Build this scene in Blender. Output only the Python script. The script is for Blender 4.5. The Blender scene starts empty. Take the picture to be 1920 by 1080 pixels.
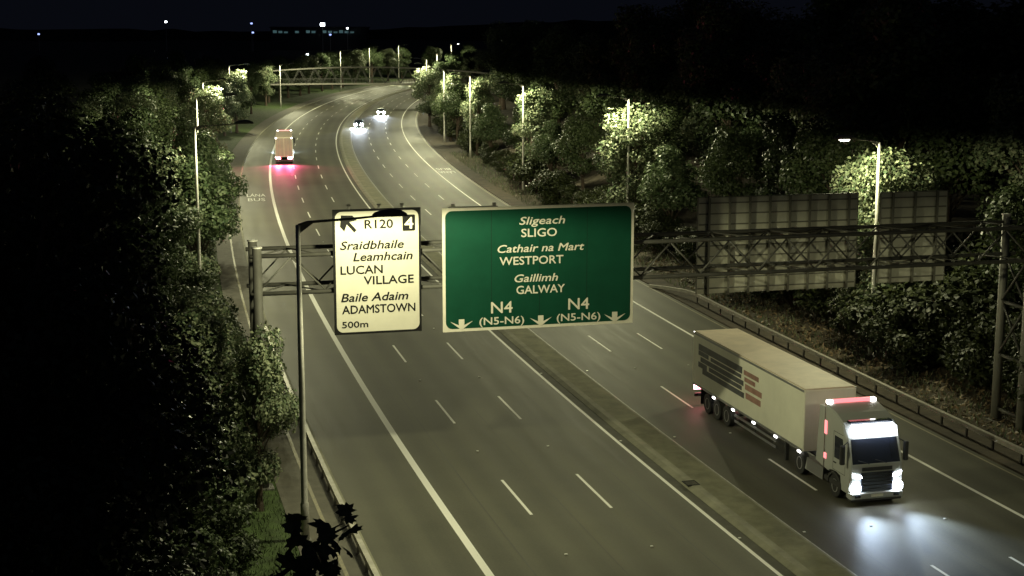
import bpy, math, random
import numpy as np
from mathutils import Vector, Matrix
PI = math.pi
SC = bpy.context.scene
COL = SC.collection
# ------------------------------------------------------------------ camera, sky, moon, exposure
cam_d = bpy.data.cameras.new('camera'); cam = bpy.data.objects.new('camera', cam_d); COL.objects.link(cam)
cam_d.sensor_width = 36.0; cam_d.lens = 2800.0/1920.0*36.0
cam_d.clip_start = 0.5; cam_d.clip_end = 6000
cam.location = (0, 0, 20)
cam.rotation_euler = (PI/2 - math.atan(490/2800.0), 0, 0)
SC.camera = cam
W = bpy.data.worlds.new('World'); SC.world = W; W.use_nodes = True
wn = W.node_tree.nodes; wl = W.node_tree.links; wn.clear()
sky = wn.new('ShaderNodeTexSky'); sky.sky_type = 'NISHITA'; sky.sun_disc = False
sky.sun_elevation = math.radians(-4.0); sky.sun_rotation = math.radians(200)
tint = wn.new('ShaderNodeMix'); tint.data_type = 'RGBA'; tint.blend_type = 'MULTIPLY'; tint.inputs[0].default_value = 1.0
wl.new(sky.outputs[0], tint.inputs[6]); tint.inputs[7].default_value = (0.55, 0.65, 1.0, 1)
glow = wn.new('ShaderNodeMix'); glow.data_type = 'RGBA'; glow.blend_type = 'ADD'; glow.inputs[0].default_value = 1.0      # faint even night-sky glow of the city
wl.new(tint.outputs[2], glow.inputs[6]); glow.inputs[7].default_value = (.022, .027, .046, 1)
bg = wn.new('ShaderNodeBackground'); bg.inputs[1].default_value = 0.10
wo = wn.new('ShaderNodeOutputWorld'); wl.new(glow.outputs[2], bg.inputs[0]); wl.new(bg.outputs[0], wo.inputs[0])
md = bpy.data.lights.new('moon', 'SUN'); md.energy = 0.006; md.angle = math.radians(0.5); md.color = (0.75, 0.85, 1.0)
moon = bpy.data.objects.new('moon', md); COL.objects.link(moon); moon.rotation_euler = (math.radians(40), 0, math.radians(-30))
SC.view_settings.view_transform = 'Standard'; SC.view_settings.look = 'None'
SC.view_settings.exposure = 0.0; SC.view_settings.gamma = 1.0
SC.cycles.max_bounces = 5; SC.cycles.diffuse_bounces = 2; SC.cycles.glossy_bounces = 2
SC.cycles.transmission_bounces = 2; SC.cycles.transparent_max_bounces = 4
SC.cycles.use_denoising = True; SC.cycles.caustics_reflective = False; SC.cycles.caustics_refractive = False
SC.cycles.sample_clamp_indirect = 3.0

LAMP_COL = (1.0, 0.975, 0.58)
LAMP_W = 4700.0

# ------------------------------------------------------------------ helpers
rnd = random.Random(7)
class MB:
    def __init__(s): s.v = []; s.f = []
    def add(s, vs, fs):
        n = len(s.v); s.v += [tuple(q) for q in vs]; s.f += [tuple(i+n for i in f) for f in fs]; return s
    def box(s, x0, x1, y0, y1, z0, z1, M=None):
        vs = [Vector((x, y, z)) for z in (z0, z1) for y in (y0, y1) for x in (x0, x1)]
        if M is not None: vs = [M @ q for q in vs]
        return s.add(vs, [(0,2,3,1), (4,5,7,6), (0,1,5,4), (2,6,7,3), (0,4,6,2), (1,3,7,5)])
    def bbox(s, x0, x1, y0, y1, z0, z1, b=0.03):          # box with chamfered edges
        pts = []
        for z in (z0, z1):
            for y in (y0, y1):
                for x in (x0, x1):
                    sx = b if x == x0 else -b; sy = b if y == y0 else -b; sz = b if z == z0 else -b
                    pts += [(x, y+sy, z+sz), (x+sx, y, z+sz), (x+sx, y+sy, z)]
        n = len(s.v); s.v += pts
        I = lambda i, a: n+3*i+a
        F = [(0,2,6,4,0), (1,3,7,5,0), (0,1,5,4,1), (2,3,7,6,1), (0,1,3,2,2), (4,5,7,6,2)]
        for a, b_, c, d, ax in F: s.f.append((I(a,ax), I(b_,ax), I(c,ax), I(d,ax)))
        for a, c in ((0,1),(2,3),(4,5),(6,7)): s.f.append((I(a,1), I(c,1), I(c,2), I(a,2)))
        for a, c in ((0,2),(1,3),(4,6),(5,7)): s.f.append((I(a,0), I(c,0), I(c,2), I(a,2)))
        for a, c in ((0,4),(1,5),(2,6),(3,7)): s.f.append((I(a,0), I(c,0), I(c,1), I(a,1)))
        for a in range(8): s.f.append((I(a,0), I(a,1), I(a,2)))
        return s
    def tube(s, pts, rad, n=8, cap=True):
        pts = [Vector(p) for p in pts]
        rad = rad if isinstance(rad, (list, tuple)) else [rad]*len(pts)
        base = len(s.v); up = Vector((0.13, 0.07, 1)).normalized()
        for i, p in enumerate(pts):
            t = (pts[min(i+1, len(pts)-1)] - pts[max(i-1, 0)]).normalized()
            u = up if abs(t.dot(up)) < .95 else Vector((1, 0.1, 0))
            a = t.cross(u).normalized(); b = a.cross(t)
            for k in range(n):
                q = 2*PI*k/n; s.v.append(tuple(p + (a*math.cos(q) + b*math.sin(q))*rad[i]))
        for i in range(len(pts)-1):
            for k in range(n):
                k2 = (k+1) % n
                s.f.append((base+i*n+k, base+i*n+k2, base+(i+1)*n+k2, base+(i+1)*n+k))
        if cap:
            s.f.append(tuple(base+k for k in range(n))[::-1]); s.f.append(tuple(base+(len(pts)-1)*n+k for k in range(n)))
        return s
    def prism(s, poly, a0, a1, axis='x', inset=None):      # extrude a 2-D polygon; axis x: poly=(y,z)
        n = len(poly)
        def mk(p, a): return {'x': (a, p[0], p[1]), 'y': (p[0], a, p[1]), 'z': (p[0], p[1], a)}[axis]
        vs = [mk(p, a0) for p in poly] + [mk(p, a1) for p in poly]
        fs = [tuple(range(n))[::-1], tuple(range(n, 2*n))] + [(i, (i+1) % n, n+(i+1) % n, n+i) for i in range(n)]
        return s.add(vs, fs)
    def mesh(s, name):
        m = bpy.data.meshes.new(name); m.from_pydata(s.v, [], s.f); m.update(); return m
    def build(s, name, mat, parent=None, smooth=False):
        m = s.mesh(name)
        import bmesh
        bm = bmesh.new(); bm.from_mesh(m); bmesh.ops.recalc_face_normals(bm, faces=bm.faces); bm.to_mesh(m); bm.free()
        return link(name, m, mat, parent, smooth)
def link(name, m, mat=None, parent=None, smooth=False):
    o = bpy.data.objects.new(name, m); COL.objects.link(o)
    if mat is not None and len(m.materials) == 0: m.materials.append(mat)
    if smooth: m.polygons.foreach_set('use_smooth', [True]*len(m.polygons))
    if parent is not None: o.parent = parent
    return o
def tag(o, label=None, cat=None, group=None, kind=None):
    if label: o['label'] = label
    if cat: o['category'] = cat
    if group: o['group'] = group
    if kind: o['kind'] = kind
    return o
def thing(name, label, cat, loc=(0,0,0), rz=0.0, group=None):
    o = bpy.data.objects.new(name, None); COL.objects.link(o); o.empty_display_size = .3
    o.location = loc; o.rotation_euler = (0, 0, rz); return tag(o, label, cat, group)

# ------------------------------------------------------------------ materials
def mat(name, col, rough=0.6, metal=0.0, var=0.0, scale=4.0, bump=0.0, bscale=None, spec=0.5, col2=None):
    m = bpy.data.materials.new(name); m.use_nodes = True
    nt = m.node_tree; b = nt.nodes['Principled BSDF']
    b.inputs['Base Color'].default_value = (*col, 1); b.inputs['Roughness'].default_value = rough
    b.inputs['Metallic'].default_value = metal; b.inputs['Specular IOR Level'].default_value = spec
    if var > 0 or bump > 0 or col2:
        tc = nt.nodes.new('ShaderNodeTexCoord')
        nz = nt.nodes.new('ShaderNodeTexNoise'); nz.inputs['Scale'].default_value = scale; nz.inputs['Detail'].default_value = 6; nz.inputs['Roughness'].default_value = .65
        nt.links.new(tc.outputs['Object'], nz.inputs['Vector'])
        rp = nt.nodes.new('ShaderNodeValToRGB'); rp.color_ramp.elements[0].position = .3; rp.color_ramp.elements[1].position = .7
        c2 = col2 or tuple(c*(1+var) for c in col); c1 = col if col2 else tuple(c*(1-var) for c in col)
        rp.color_ramp.elements[0].color = (*c1, 1); rp.color_ramp.elements[1].color = (*c2, 1)
        nt.links.new(nz.outputs['Fac'], rp.inputs['Fac']); nt.links.new(rp.outputs[0], b.inputs['Base Color'])
        if bump > 0:
            n2 = nt.nodes.new('ShaderNodeTexNoise'); n2.inputs['Scale'].default_value = bscale or scale*6; n2.inputs['Detail'].default_value = 4
            nt.links.new(tc.outputs['Object'], n2.inputs['Vector'])
            bp = nt.nodes.new('ShaderNodeBump'); bp.inputs['Strength'].default_value = bump; bp.inputs['Distance'].default_value = .05
            nt.links.new(n2.outputs['Fac'], bp.inputs['Height']); nt.links.new(bp.outputs[0], b.inputs['Normal'])
    return m
def emit(name, col, strength):
    m = bpy.data.materials.new(name); m.use_nodes = True; nt = m.node_tree
    b = nt.nodes['Principled BSDF']; b.inputs['Base Color'].default_value = (.6, .6, .6, 1)
    b.inputs['Emission Color'].default_value = (*col, 1); b.inputs['Emission Strength'].default_value = strength
    m.cycles.emission_sampling = 'NONE'
    return m
def leaf_mat(name, c1, c2, trans=.25):
    m = bpy.data.materials.new(name); m.use_nodes = True; nt = m.node_tree
    b = nt.nodes['Principled BSDF']; b.inputs['Roughness'].default_value = .5; b.inputs['Specular IOR Level'].default_value = .35
    g = nt.nodes.new('ShaderNodeNewGeometry'); rp = nt.nodes.new('ShaderNodeValToRGB')
    rp.color_ramp.elements[0].color = (*c1, 1); rp.color_ramp.elements[1].color = (*c2, 1)
    e = rp.color_ramp.elements.new(.93); e.color = (c2[0]*1.25, c2[1]*1.1, c2[2], 1)
    nt.links.new(g.outputs['Random Per Island'], rp.inputs['Fac']); nt.links.new(rp.outputs[0], b.inputs['Base Color'])
    t = nt.nodes.new('ShaderNodeBsdfTranslucent'); nt.links.new(rp.outputs[0], t.inputs['Color'])
    mx = nt.nodes.new('ShaderNodeMixShader'); mx.inputs[0].default_value = trans
    out = nt.nodes['Material Output']
    nt.links.new(b.outputs[0], mx.inputs[1]); nt.links.new(t.outputs[0], mx.inputs[2]); nt.links.new(mx.outputs[0], out.inputs[0])
    return m
def asphalt_mat(name, base, lanes):
    """worn asphalt; UV: u = metres across, v = metres along. Wheel tracks are polished darker, oil line down the lane middle."""
    m = bpy.data.materials.new(name); m.use_nodes = True; nt = m.node_tree; N = nt.nodes; L = nt.links
    b = N['Principled BSDF']; b.inputs['Specular IOR Level'].default_value = .22
    uv = N.new('ShaderNodeUVMap'); sep = N.new('ShaderNodeSeparateXYZ'); L.new(uv.outputs[0], sep.inputs[0])
    def math_(op, a, b_=None, c=None):
        n = N.new('ShaderNodeMath'); n.operation = op
        for i, q in enumerate((a, b_, c)):
            if q is None: continue
            if isinstance(q, (int, float)): n.inputs[i].default_value = q
            else: L.new(q, n.inputs[i])
        return n.outputs[0]
    stretch = N.new('ShaderNodeMapping'); stretch.inputs['Scale'].default_value = (1, .06, 1); L.new(uv.outputs[0], stretch.inputs[0])
    def noise(vec, sc, det=5, r=.6):
        n = N.new('ShaderNodeTexNoise'); n.inputs['Scale'].default_value = sc; n.inputs['Detail'].default_value = det; n.inputs['Roughness'].default_value = r
        L.new(vec, n.inputs['Vector']); return n.outputs['Fac']
    streak = noise(stretch.outputs[0], 1.6, 6, .7); patch = noise(uv.outputs[0], .12, 4); grain = noise(uv.outputs[0], 9, 4, .8)
    w = math_('COSINE', math_('MULTIPLY', math_('SUBTRACT', sep.outputs[0], lanes[0]), 2*PI/(lanes[1]/2)))   # two tracks to a lane
    f = math_('ADD', math_('MULTIPLY', streak, .5), math_('ADD', math_('MULTIPLY', patch, .55), math_('MULTIPLY', grain, .4)))
    f = math_('ADD', f, math_('MULTIPLY', w, .085))
    rp = N.new('ShaderNodeValToRGB'); rp.color_ramp.elements[0].position = .48; rp.color_ramp.elements[1].position = 1.0
    rp.color_ramp.elements[0].color = (*[c*.62 for c in base], 1); rp.color_ramp.elements[1].color = (*[c*1.5 for c in base], 1)
    L.new(f, rp.inputs[0]); L.new(rp.outputs[0], b.inputs['Base Color'])
    L.new(math_('MULTIPLY_ADD', streak, .22, .52), b.inputs['Roughness'])
    bp = N.new('ShaderNodeBump'); bp.inputs['Strength'].default_value = .08; bp.inputs['Distance'].default_value = .01
    L.new(noise(uv.outputs[0], 26, 3), bp.inputs['Height']); L.new(bp.outputs[0], b.inputs['Normal'])
    return m
def paint_mat(name, col, wear=.45):
    m = mat(name, col, .6); nt = m.node_tree; b = nt.nodes['Principled BSDF']
    tc = nt.nodes.new('ShaderNodeTexCoord'); nz = nt.nodes.new('ShaderNodeTexNoise'); nz.inputs['Scale'].default_value = 5; nz.inputs['Detail'].default_value = 8; nz.inputs['Roughness'].default_value = .8
    nt.links.new(tc.outputs['Object'], nz.inputs['Vector'])
    rp = nt.nodes.new('ShaderNodeValToRGB'); rp.color_ramp.elements[0].position = .26; rp.color_ramp.elements[1].position = wear+.08
    rp.color_ramp.elements[0].color = (.10, .10, .085, 1); rp.color_ramp.elements[1].color = (*col, 1)
    nt.links.new(nz.outputs['Fac'], rp.inputs[0]); nt.links.new(rp.outputs[0], b.inputs['Base Color'])
    return m
M = dict(
    asphalt_l=asphalt_mat('asphalt left', (.079, .077, .055), (-10.4, 3.5)),
    asphalt_r=asphalt_mat('asphalt right', (.075, .073, .053), (2.6, 3.36)),
    path=mat('footpath tarmac', (.12, .112, .09), .85, var=.25, scale=1.2, bump=.2),
    white=paint_mat('white road paint', (.88, .87, .82), .30), white_worn=paint_mat('worn road paint', (.55, .54, .49), .52),
    yellow=paint_mat('yellow road paint', (.30, .26, .15), .55),
    concrete=mat('concrete', (.24, .235, .17), .85, var=.3, scale=.8, bump=.3),
    median=mat('mossy paving', (.19, .186, .118), .9, var=.35, scale=.7, bump=.4),
    seal=mat('tar seal', (.042, .041, .034), .6, var=.3, scale=.4), gully=mat('dirty channel', (.066, .064, .048), .85, var=.3, scale=1.0),
    soil=mat('verge soil', (.065, .052, .034), .95, var=.5, scale=.9, bump=.7, bscale=7),
    grass=mat('mown grass', (.045, .075, .018), .9, var=.5, scale=1.5, bump=.8, bscale=14),
    ground=mat('night ground', (.03, .035, .02), .95, var=.4, scale=.1),
    steel=mat('galvanised steel', (.5, .49, .45), .5, .2, var=.2, scale=3),
    steel_dark=mat('weathered steel', (.17, .165, .15), .6, .3, var=.25, scale=2),
    gantry=mat('gantry paint', (.075, .073, .063), .7, .1, var=.25, scale=1.2),
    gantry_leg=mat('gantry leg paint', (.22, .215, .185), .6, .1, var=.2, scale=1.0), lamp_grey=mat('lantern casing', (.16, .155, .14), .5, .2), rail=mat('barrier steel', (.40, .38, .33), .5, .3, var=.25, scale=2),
    alu_back=mat('sign back aluminium', (.55, .54, .44), .6, .1, var=.2, scale=.8),
    alu_rib=mat('sign back ribs', (.16, .155, .125), .6, .1), 
    sign_white=mat('sign white', (.47, .45, .38), .6, spec=.2, var=.05, scale=1.2), sign_black=mat('sign black', (.008, .008, .008), .7, spec=.12),
    sign_green=mat('sign green', (.004, .046, .026), .6, spec=.12, var=.12, scale=.9), sign_cream=mat('sign lettering white', (.60, .57, .48), .6, spec=.2, var=.08, scale=2),
    bark=mat('bark', (.075, .055, .04), .9, var=.4, scale=4, bump=.6),
    tyre=mat('tyre rubber', (.02, .02, .02), .8), rim=mat('wheel rim', (.35, .35, .36), .4, .7),
    trailer=mat('trailer cream panel', (.82, .81, .68), .45, var=.07, scale=.7), roof=mat('trailer roof', (.72, .60, .45), .6, var=.14, scale=.9),
    cab=mat('cab paint', (.40, .41, .39), .35), chassis=mat('chassis', (.03, .03, .03), .6), glass=mat('dark glass', (.015, .02, .035), .08, spec=.8),
    mark_dark=mat('trailer dark lettering', (.075, .08, .085), .5, var=.4, scale=1.4), mark_red=mat('trailer red lettering', (.36, .20, .16), .5, var=.4, scale=1.2),
    red_panel=mat('red panel', (.6, .10, .10), .4), door_brown=mat('trailer rear doors', (.42, .34, .30), .5, var=.15, scale=1),
    roof_pink=mat('box roof', (.74, .58, .47), .6, var=.08, scale=1), car_dark=mat('car paint dark', (.03, .035, .05), .25), car_grey=mat('car paint grey', (.2, .21, .22), .25),
    bridge=mat('bridge steel', (.06, .06, .055), .6, .1), bridge_rail=mat('bridge chord paint', (.26, .25, .22), .6, .1), building=mat('distant cladding', (.02, .03, .03), .6, var=.2, scale=.05),
    litter=leaf_mat('dead leaves', (.06, .045, .028), (.22, .18, .115), .05),
    head=emit('headlight', (.82, .90, 1.0), 60), head_far=emit('glaring headlight', (.85, .92, 1.0), 500), tail=emit('tail light', (1, .18, .25), 25), marker=emit('white marker light', (1, .97, .9), 14),
    markred=emit('red marker light', (1, .20, .24), 1.6), lightbox=emit('lit name board', (.86, .93, 1.0), 7), bowl=emit('lamp bowl', (1, .95, .8), 14),
    far_white=emit('far white lamp', (.85, .93, 1.0), 9), far_blue=emit('far blue lamp', (.35, .45, 1.0), 2.0), far_orange=emit('far orange lamp', (1, .5, .2), 1.0),
    far_win=emit('far lit windows', (.35, .75, .8), .10), refl=mat('road stud', (.8, .8, .75), .3),
)
LEAF = [leaf_mat('sycamore leaf', (.035, .065, .026), (.115, .165, .092), .22), leaf_mat('dimmed leaf', (.022, .038, .014), (.065, .095, .045), .2), leaf_mat('lamplit leaf', (.05, .085, .040), (.185, .23, .155), .22), leaf_mat('shaded leaf', (.014, .026, .011), (.042, .064, .030), .15)]  # lamplight put into the pale leaf tone, shade into the two darkest

# ------------------------------------------------------------------ the road's line: s = metres along, o = metres right of the inner edge line
KN = [(-60,-17.5),(40,-15.5),(60,-14.89),(80.6,-13.94),(101.2,-13.1),(142.2,-11.62),(182.9,-10.19),(223.5,-8.63),(263.8,-6.86),(304,-4.87),(344.1,-2.79),(384.2,-.8),(424.2,1.0),(460,3.2),(560,9.5),(900,30)]
S_ = np.arange(-60, 900, .5); HD_ = np.radians(np.interp(S_, *zip(*KN)))
X_ = np.concatenate([[0], np.cumsum(np.sin(HD_[:-1]+np.diff(HD_)/2)*.5)]); Y_ = np.concatenate([[0], np.cumsum(np.cos(HD_[:-1]+np.diff(HD_)/2)*.5)])
i0 = int(np.searchsorted(S_, 60)); X_ += 7.94-X_[i0]; Y_ += 60-Y_[i0]
def hd(s): return float(np.interp(s, S_, HD_))
def P(s, o, z=0.0):
    h = hd(s); return Vector((float(np.interp(s, S_, X_))+o*math.cos(h), float(np.interp(s, S_, Y_))-o*math.sin(h), z))
def ribbon(name, s0, s1, prof, m, step=4.0, parent=None, kind=None, top=True):
    """sweep the profile [(o, z), ...] along the road from s0 to s1"""
    n = max(1, int(round((s1-s0)/step))); ss = [s0+(s1-s0)*i/n for i in range(n+1)]
    v = []; f = []; uvs = []
    k = len(prof)
    for s in ss:
        for o, z in prof: v.append(tuple(P(s, o, z))); uvs.append((o, s))
    for i in range(n):
        for j in range(k-1): f.append((i*k+j, i*k+j+1, (i+1)*k+j+1, (i+1)*k+j))
    me = bpy.data.meshes.new(name); me.from_pydata(v, [], f); me.update()
    ul = me.uv_layers.new(name='UVMap')
    for lp in me.loops: ul.data[lp.index].uv = uvs[lp.vertex_index]
    ob = link(name, me, m, parent)
    if kind: ob['kind'] = kind
    return ob
def bank_z(o):
    if o > 16: return float(np.interp(o, [16, 19, 22, 30, 45, 70], [.05, .1, .35, 2.6, 4.0, 4.5]))
    return float(np.interp(-o, [17, 22, 40, 70], [.08, .3, 1.0, 1.4]))

# ------------------------------------------------------------------ the setting
gm = MB(); R_ = 4000; gm.add([(-R_, -300, -.12), (R_, -300, -.12), (R_, R_, -.12), (-R_, R_, -.12)], [(0, 1, 2, 3)])
tag(gm.build('ground', M['ground']), kind='structure')
road_l = ribbon('carriageway_outbound', -40, 640, [(-14.25, 0), (-10, 0), (-5, 0), (.5, 0)], M['asphalt_l'], kind='structure')
road_r = ribbon('carriageway_inbound', -40, 640, [(2.52, 0), (7, 0), (12, 0), (15.95, 0)], M['asphalt_r'], kind='structure')
median = ribbon('median', -40, 640, [(1.12, .14), (1.8, .15), (2.42, .13)], M['median'], kind='structure')
ribbon('channel', -40, 640, [(.14, .004), (.56, .006)], M['gully'], parent=median)
ribbon('kerb', -40, 640, [(.55, -.02), (.56, .03), (.80, .13), (1.125, .14)], M['concrete'], parent=median)
ribbon('kerb', -40, 640, [(2.415, .13), (2.53, .12), (2.56, .005)], M['concrete'], parent=median)
path = ribbon('footpath', -40, 640, [(-16.9, .11), (-15.6, .105), (-14.42, .10)], M['path'], kind='structure')
ribbon('kerb', -40, 640, [(-14.425, .104), (-14.27, .104), (-14.24, -.01)], M['concrete'], parent=path)
ribbon('yellow_line', 30, 165, [(-15.6, .112), (-15.45, .112)], M['yellow'], parent=path)
ribbon('grass_verge', -40, 640, [(-70, 1.4), (-40, 1.0), (-22, .3), (-18, .14), (-16.88, .08)], M['grass'], kind='structure')
emb = ribbon('embankment', -40, 640, [(15.93, -.01), (15.96, .09), (16.15, .09), (19, .1), (22, .35), (26, 1.4), (30, 2.6), (45, 4.0), (70, 4.5)], M['soil'], kind='structure')
# painted lines
def line(parent, o, w, s0=-30, s1=630, m='white'): return ribbon('edge_line', s0, s1, [(o-w/2, .005), (o+w/2, .005)], M[m], parent=parent)
line(road_l, -10.38, .32); line(road_l, 0, .17); line(road_r, 2.68, .12, m='white_worn'); line(road_r, 12.6, .19)
line(road_r, 15.62, .12, m='yellow')
for par, o in ((road_l, -8.72), (road_l, -1.9), (road_l, -5.4), (road_r, 4.2), (road_r, 7.75), (road_r, 11.1)):     # tar-sealed joints between the paver's passes
    ribbon('joint_seal', -30, 630, [(o-.022, .004), (o+.022, .004)], M['seal'], parent=par)
starts = [32.0, 46.8, 61.4, 76.3, 90.8, 105.0, 119.2, 133.3, 147.4, 161.5, 175.5, 189.4]
while starts[-1] < 460: starts.append(starts[-1]+13.9)
dm = MB(); dm.box(-.065, .065, 0, 5.0, .0045, .0065); dash_mesh = dm.mesh('lane_dash'); dash_mesh.materials.append(M['white'])
sm_ = MB(); sm_.bbox(-.06, .06, -.05, .05, .004, .03, .012); stud_mesh = sm_.mesh('road_stud'); stud_mesh.materials.append(M['refl'])
for par, offs in ((road_l, (-7.0, -3.5)), (road_r, (5.95, 9.32))):
    for o in offs:
        for s in starts:
            d = link('lane_dash', dash_mesh, None, par); d.location = P(s, o); d.rotation_euler.z = -hd(s+2.5)
        for s in starts[:8]:
            d = link('road_stud', stud_mesh, None, par); d.location = P(s+9.7, o); d.rotation_euler.z = -hd(s+9.7)
for s in starts[1:7]:
    for par, o in ((road_l, .2), (road_r, 3.0)):
        d = link('road_stud', stud_mesh, None, par); d.location = P(s+9.7, o); d.rotation_euler.z = -hd(s)
def text_mesh(txt, size, bold=0.0, shear=0.0, ext=.004, spacing=1.0, width=None):
    """mesh of a text in the XZ plane facing -Y, baseline at z=0, left edge at x=0; size = cap height"""
    cu = bpy.data.curves.new('lettering', 'FONT'); cu.body = txt; cu.size = 1; cu.shear = shear; cu.extrude = ext
    cu.resolution_u = 3; cu.space_character = spacing
    ob = bpy.data.objects.new('lettering', cu); COL.objects.link(ob)
    dg = bpy.context.evaluated_depsgraph_get(); me = bpy.data.meshes.new_from_object(ob.evaluated_get(dg))
    bpy.data.objects.remove(ob)
    n = len(me.vertices); co = np.empty(n*3, 'f'); me.vertices.foreach_get('co', co); co = co.reshape(-1, 3)
    x0, x1 = co[:, 0].min(), co[:, 0].max(); k = size/.70
    kx = (width/(x1-x0)) if width else k
    out = np.stack([(co[:, 0]-x0)*kx, -co[:, 2], co[:, 1]*k], 1)
    if not bold:
        me.vertices.foreach_set('co', out.astype('f').ravel()); me.update(); return me
    faces = [tuple(p.vertices) for p in me.polygons]; V = []; F = []; d = bold*size
    for j, (dx, dz) in enumerate(((0, 0), (d, 0), (-d, 0), (0, d), (0, -d))):
        q = out + np.array([dx, -.0012*j, dz]); F += [tuple(i+j*n for i in f) for f in faces]; V += q.tolist()
    m2 = bpy.data.meshes.new('lettering'); m2.from_pydata(V, [], F); m2.update()
    return m2
def flat_text(par, txt, s, o, w, ln, flip):
    me = text_mesh(txt, 1.0, 0, width=w, ext=0.0)
    ob = link('road_lettering', me, M['white'], par); h = hd(s)
    # lay flat: x stays across, z becomes along
    ob.rotation_euler = (-PI/2, 0, -h + (PI if flip else 0)); ob.scale = (1, 1, ln)
    ob.location = P(s, o, .008)
    return ob
flat_text(road_l, 'LÁNA', 182.6, -13.4, 2.2, 3.0, False); flat_text(road_l, 'BUS', 178.0, -13.3, 2.0, 3.0, False)
flat_text(road_r, 'LÁNA', 210.6, 15.1, 2.2, 3.0, True); flat_text(road_r, 'BUS', 215.2, 15.0, 2.0, 3.0, True)
gd = thing('drain_grate', 'dark iron drain grate set in the sloping kerb of the median', 'drain', P(63.4, .86, .125), -hd(63.4))
q = MB(); q.box(-.3, .3, -.35, -.28, 0, .03); q.box(-.3, .3, .28, .35, 0, .03); q.box(-.3, -.24, -.28, .28, 0, .03); q.box(.24, .3, -.28, .28, 0, .03); q.build('frame', M['sign_black'], gd)
for i in range(5):
    q = MB(); q.box(-.24, .24, -.22+i*.1, -.17+i*.1, .0, .025); q.build('bar', M['gully'], gd)

hl = MB(); hr = np.random.RandomState(9); nh = 160
for i in range(nh+1):
    a = -1.1+2.2*i/nh; d = 2300+160*math.sin(i*.7); z = 15+9*math.sin(a*5+1)+6*math.sin(a*13)+hr.uniform(0, 5)
    hl.v += [(d*math.sin(a), d*math.cos(a), -.2), (d*math.sin(a), d*math.cos(a), z), ((d+300)*math.sin(a), (d+300)*math.cos(a), -.2)]
for i in range(nh): k = 3*i; hl.f += [(k, k+3, k+4, k+1), (k+1, k+4, k+5, k+2)]
tag(hl.build('hills', M['ground']), kind='structure')

# ------------------------------------------------------------------ crash barriers
def barrier(label, o, s0, s1, step, ramp=False):
    p0 = P(s0, o); root = thing('crash_barrier', label, 'crash barrier', p0)
    def sweep(ss, prof, zf, of):
        k = len(prof); v = []; f = []
        for i, s in enumerate(ss):
            for a, z in prof: v.append(tuple(P(s, o+a+of(s), z+zf(s)) - p0))
        for i in range(len(ss)-1):
            for j in range(k): f.append((i*k+j, i*k+(j+1) % k, (i+1)*k+(j+1) % k, (i+1)*k+j))
        f.append(tuple(range(k))); f.append(tuple(len(ss)*k-k+i for i in range(k)))
        b = MB(); b.v = v; b.f = f; return b
    se = s1+(7 if ramp else 0)
    ss = list(np.arange(s0, se, 1.6))+[se]
    zf = lambda s: 0 if s <= s1 else -.62*((s-s1)/7)**1.3
    of = lambda s: 0 if s <= s1 else -1.1*((s-s1)/7)
    sgn = -1 if o > 0 else 1
    box = [(-.10, .56), (-.10, .62), (-.06, .64), (-.06, .70), (-.10, .72), (-.10, .78), (.10, .78), (.10, .56)]
    if sgn > 0: box = [(-a, z) for a, z in box][::-1]
    sweep(ss, box, zf, of).build('beam', M['rail'], root)
    pm = MB(); pm.box(-.05, .05, -.055, .055, -.3, .56); pm.box(-.075, .075, -.075, .075, .50, .558); post = pm.mesh('post'); post.materials.append(M['steel_dark'])
    bm_ = MB(); bm_.box(-.06, .06, -.06, .06, .10, .14); 
    s = s0+.4
    while s < s1:
        d = link('post', post, None, root); d.location = P(s, o) - p0 + Vector((0, 0, .09)); d.rotation_euler.z = -hd(s); s += step
    return root
barrier('steel box-beam crash barrier along the right verge, lower end ramped to the ground', 16.85, 48, 106, 2.36, True)
barrier('steel crash barrier between the left bus lane and the footpath', -14.75, 44, 100, 2.0, False)

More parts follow.
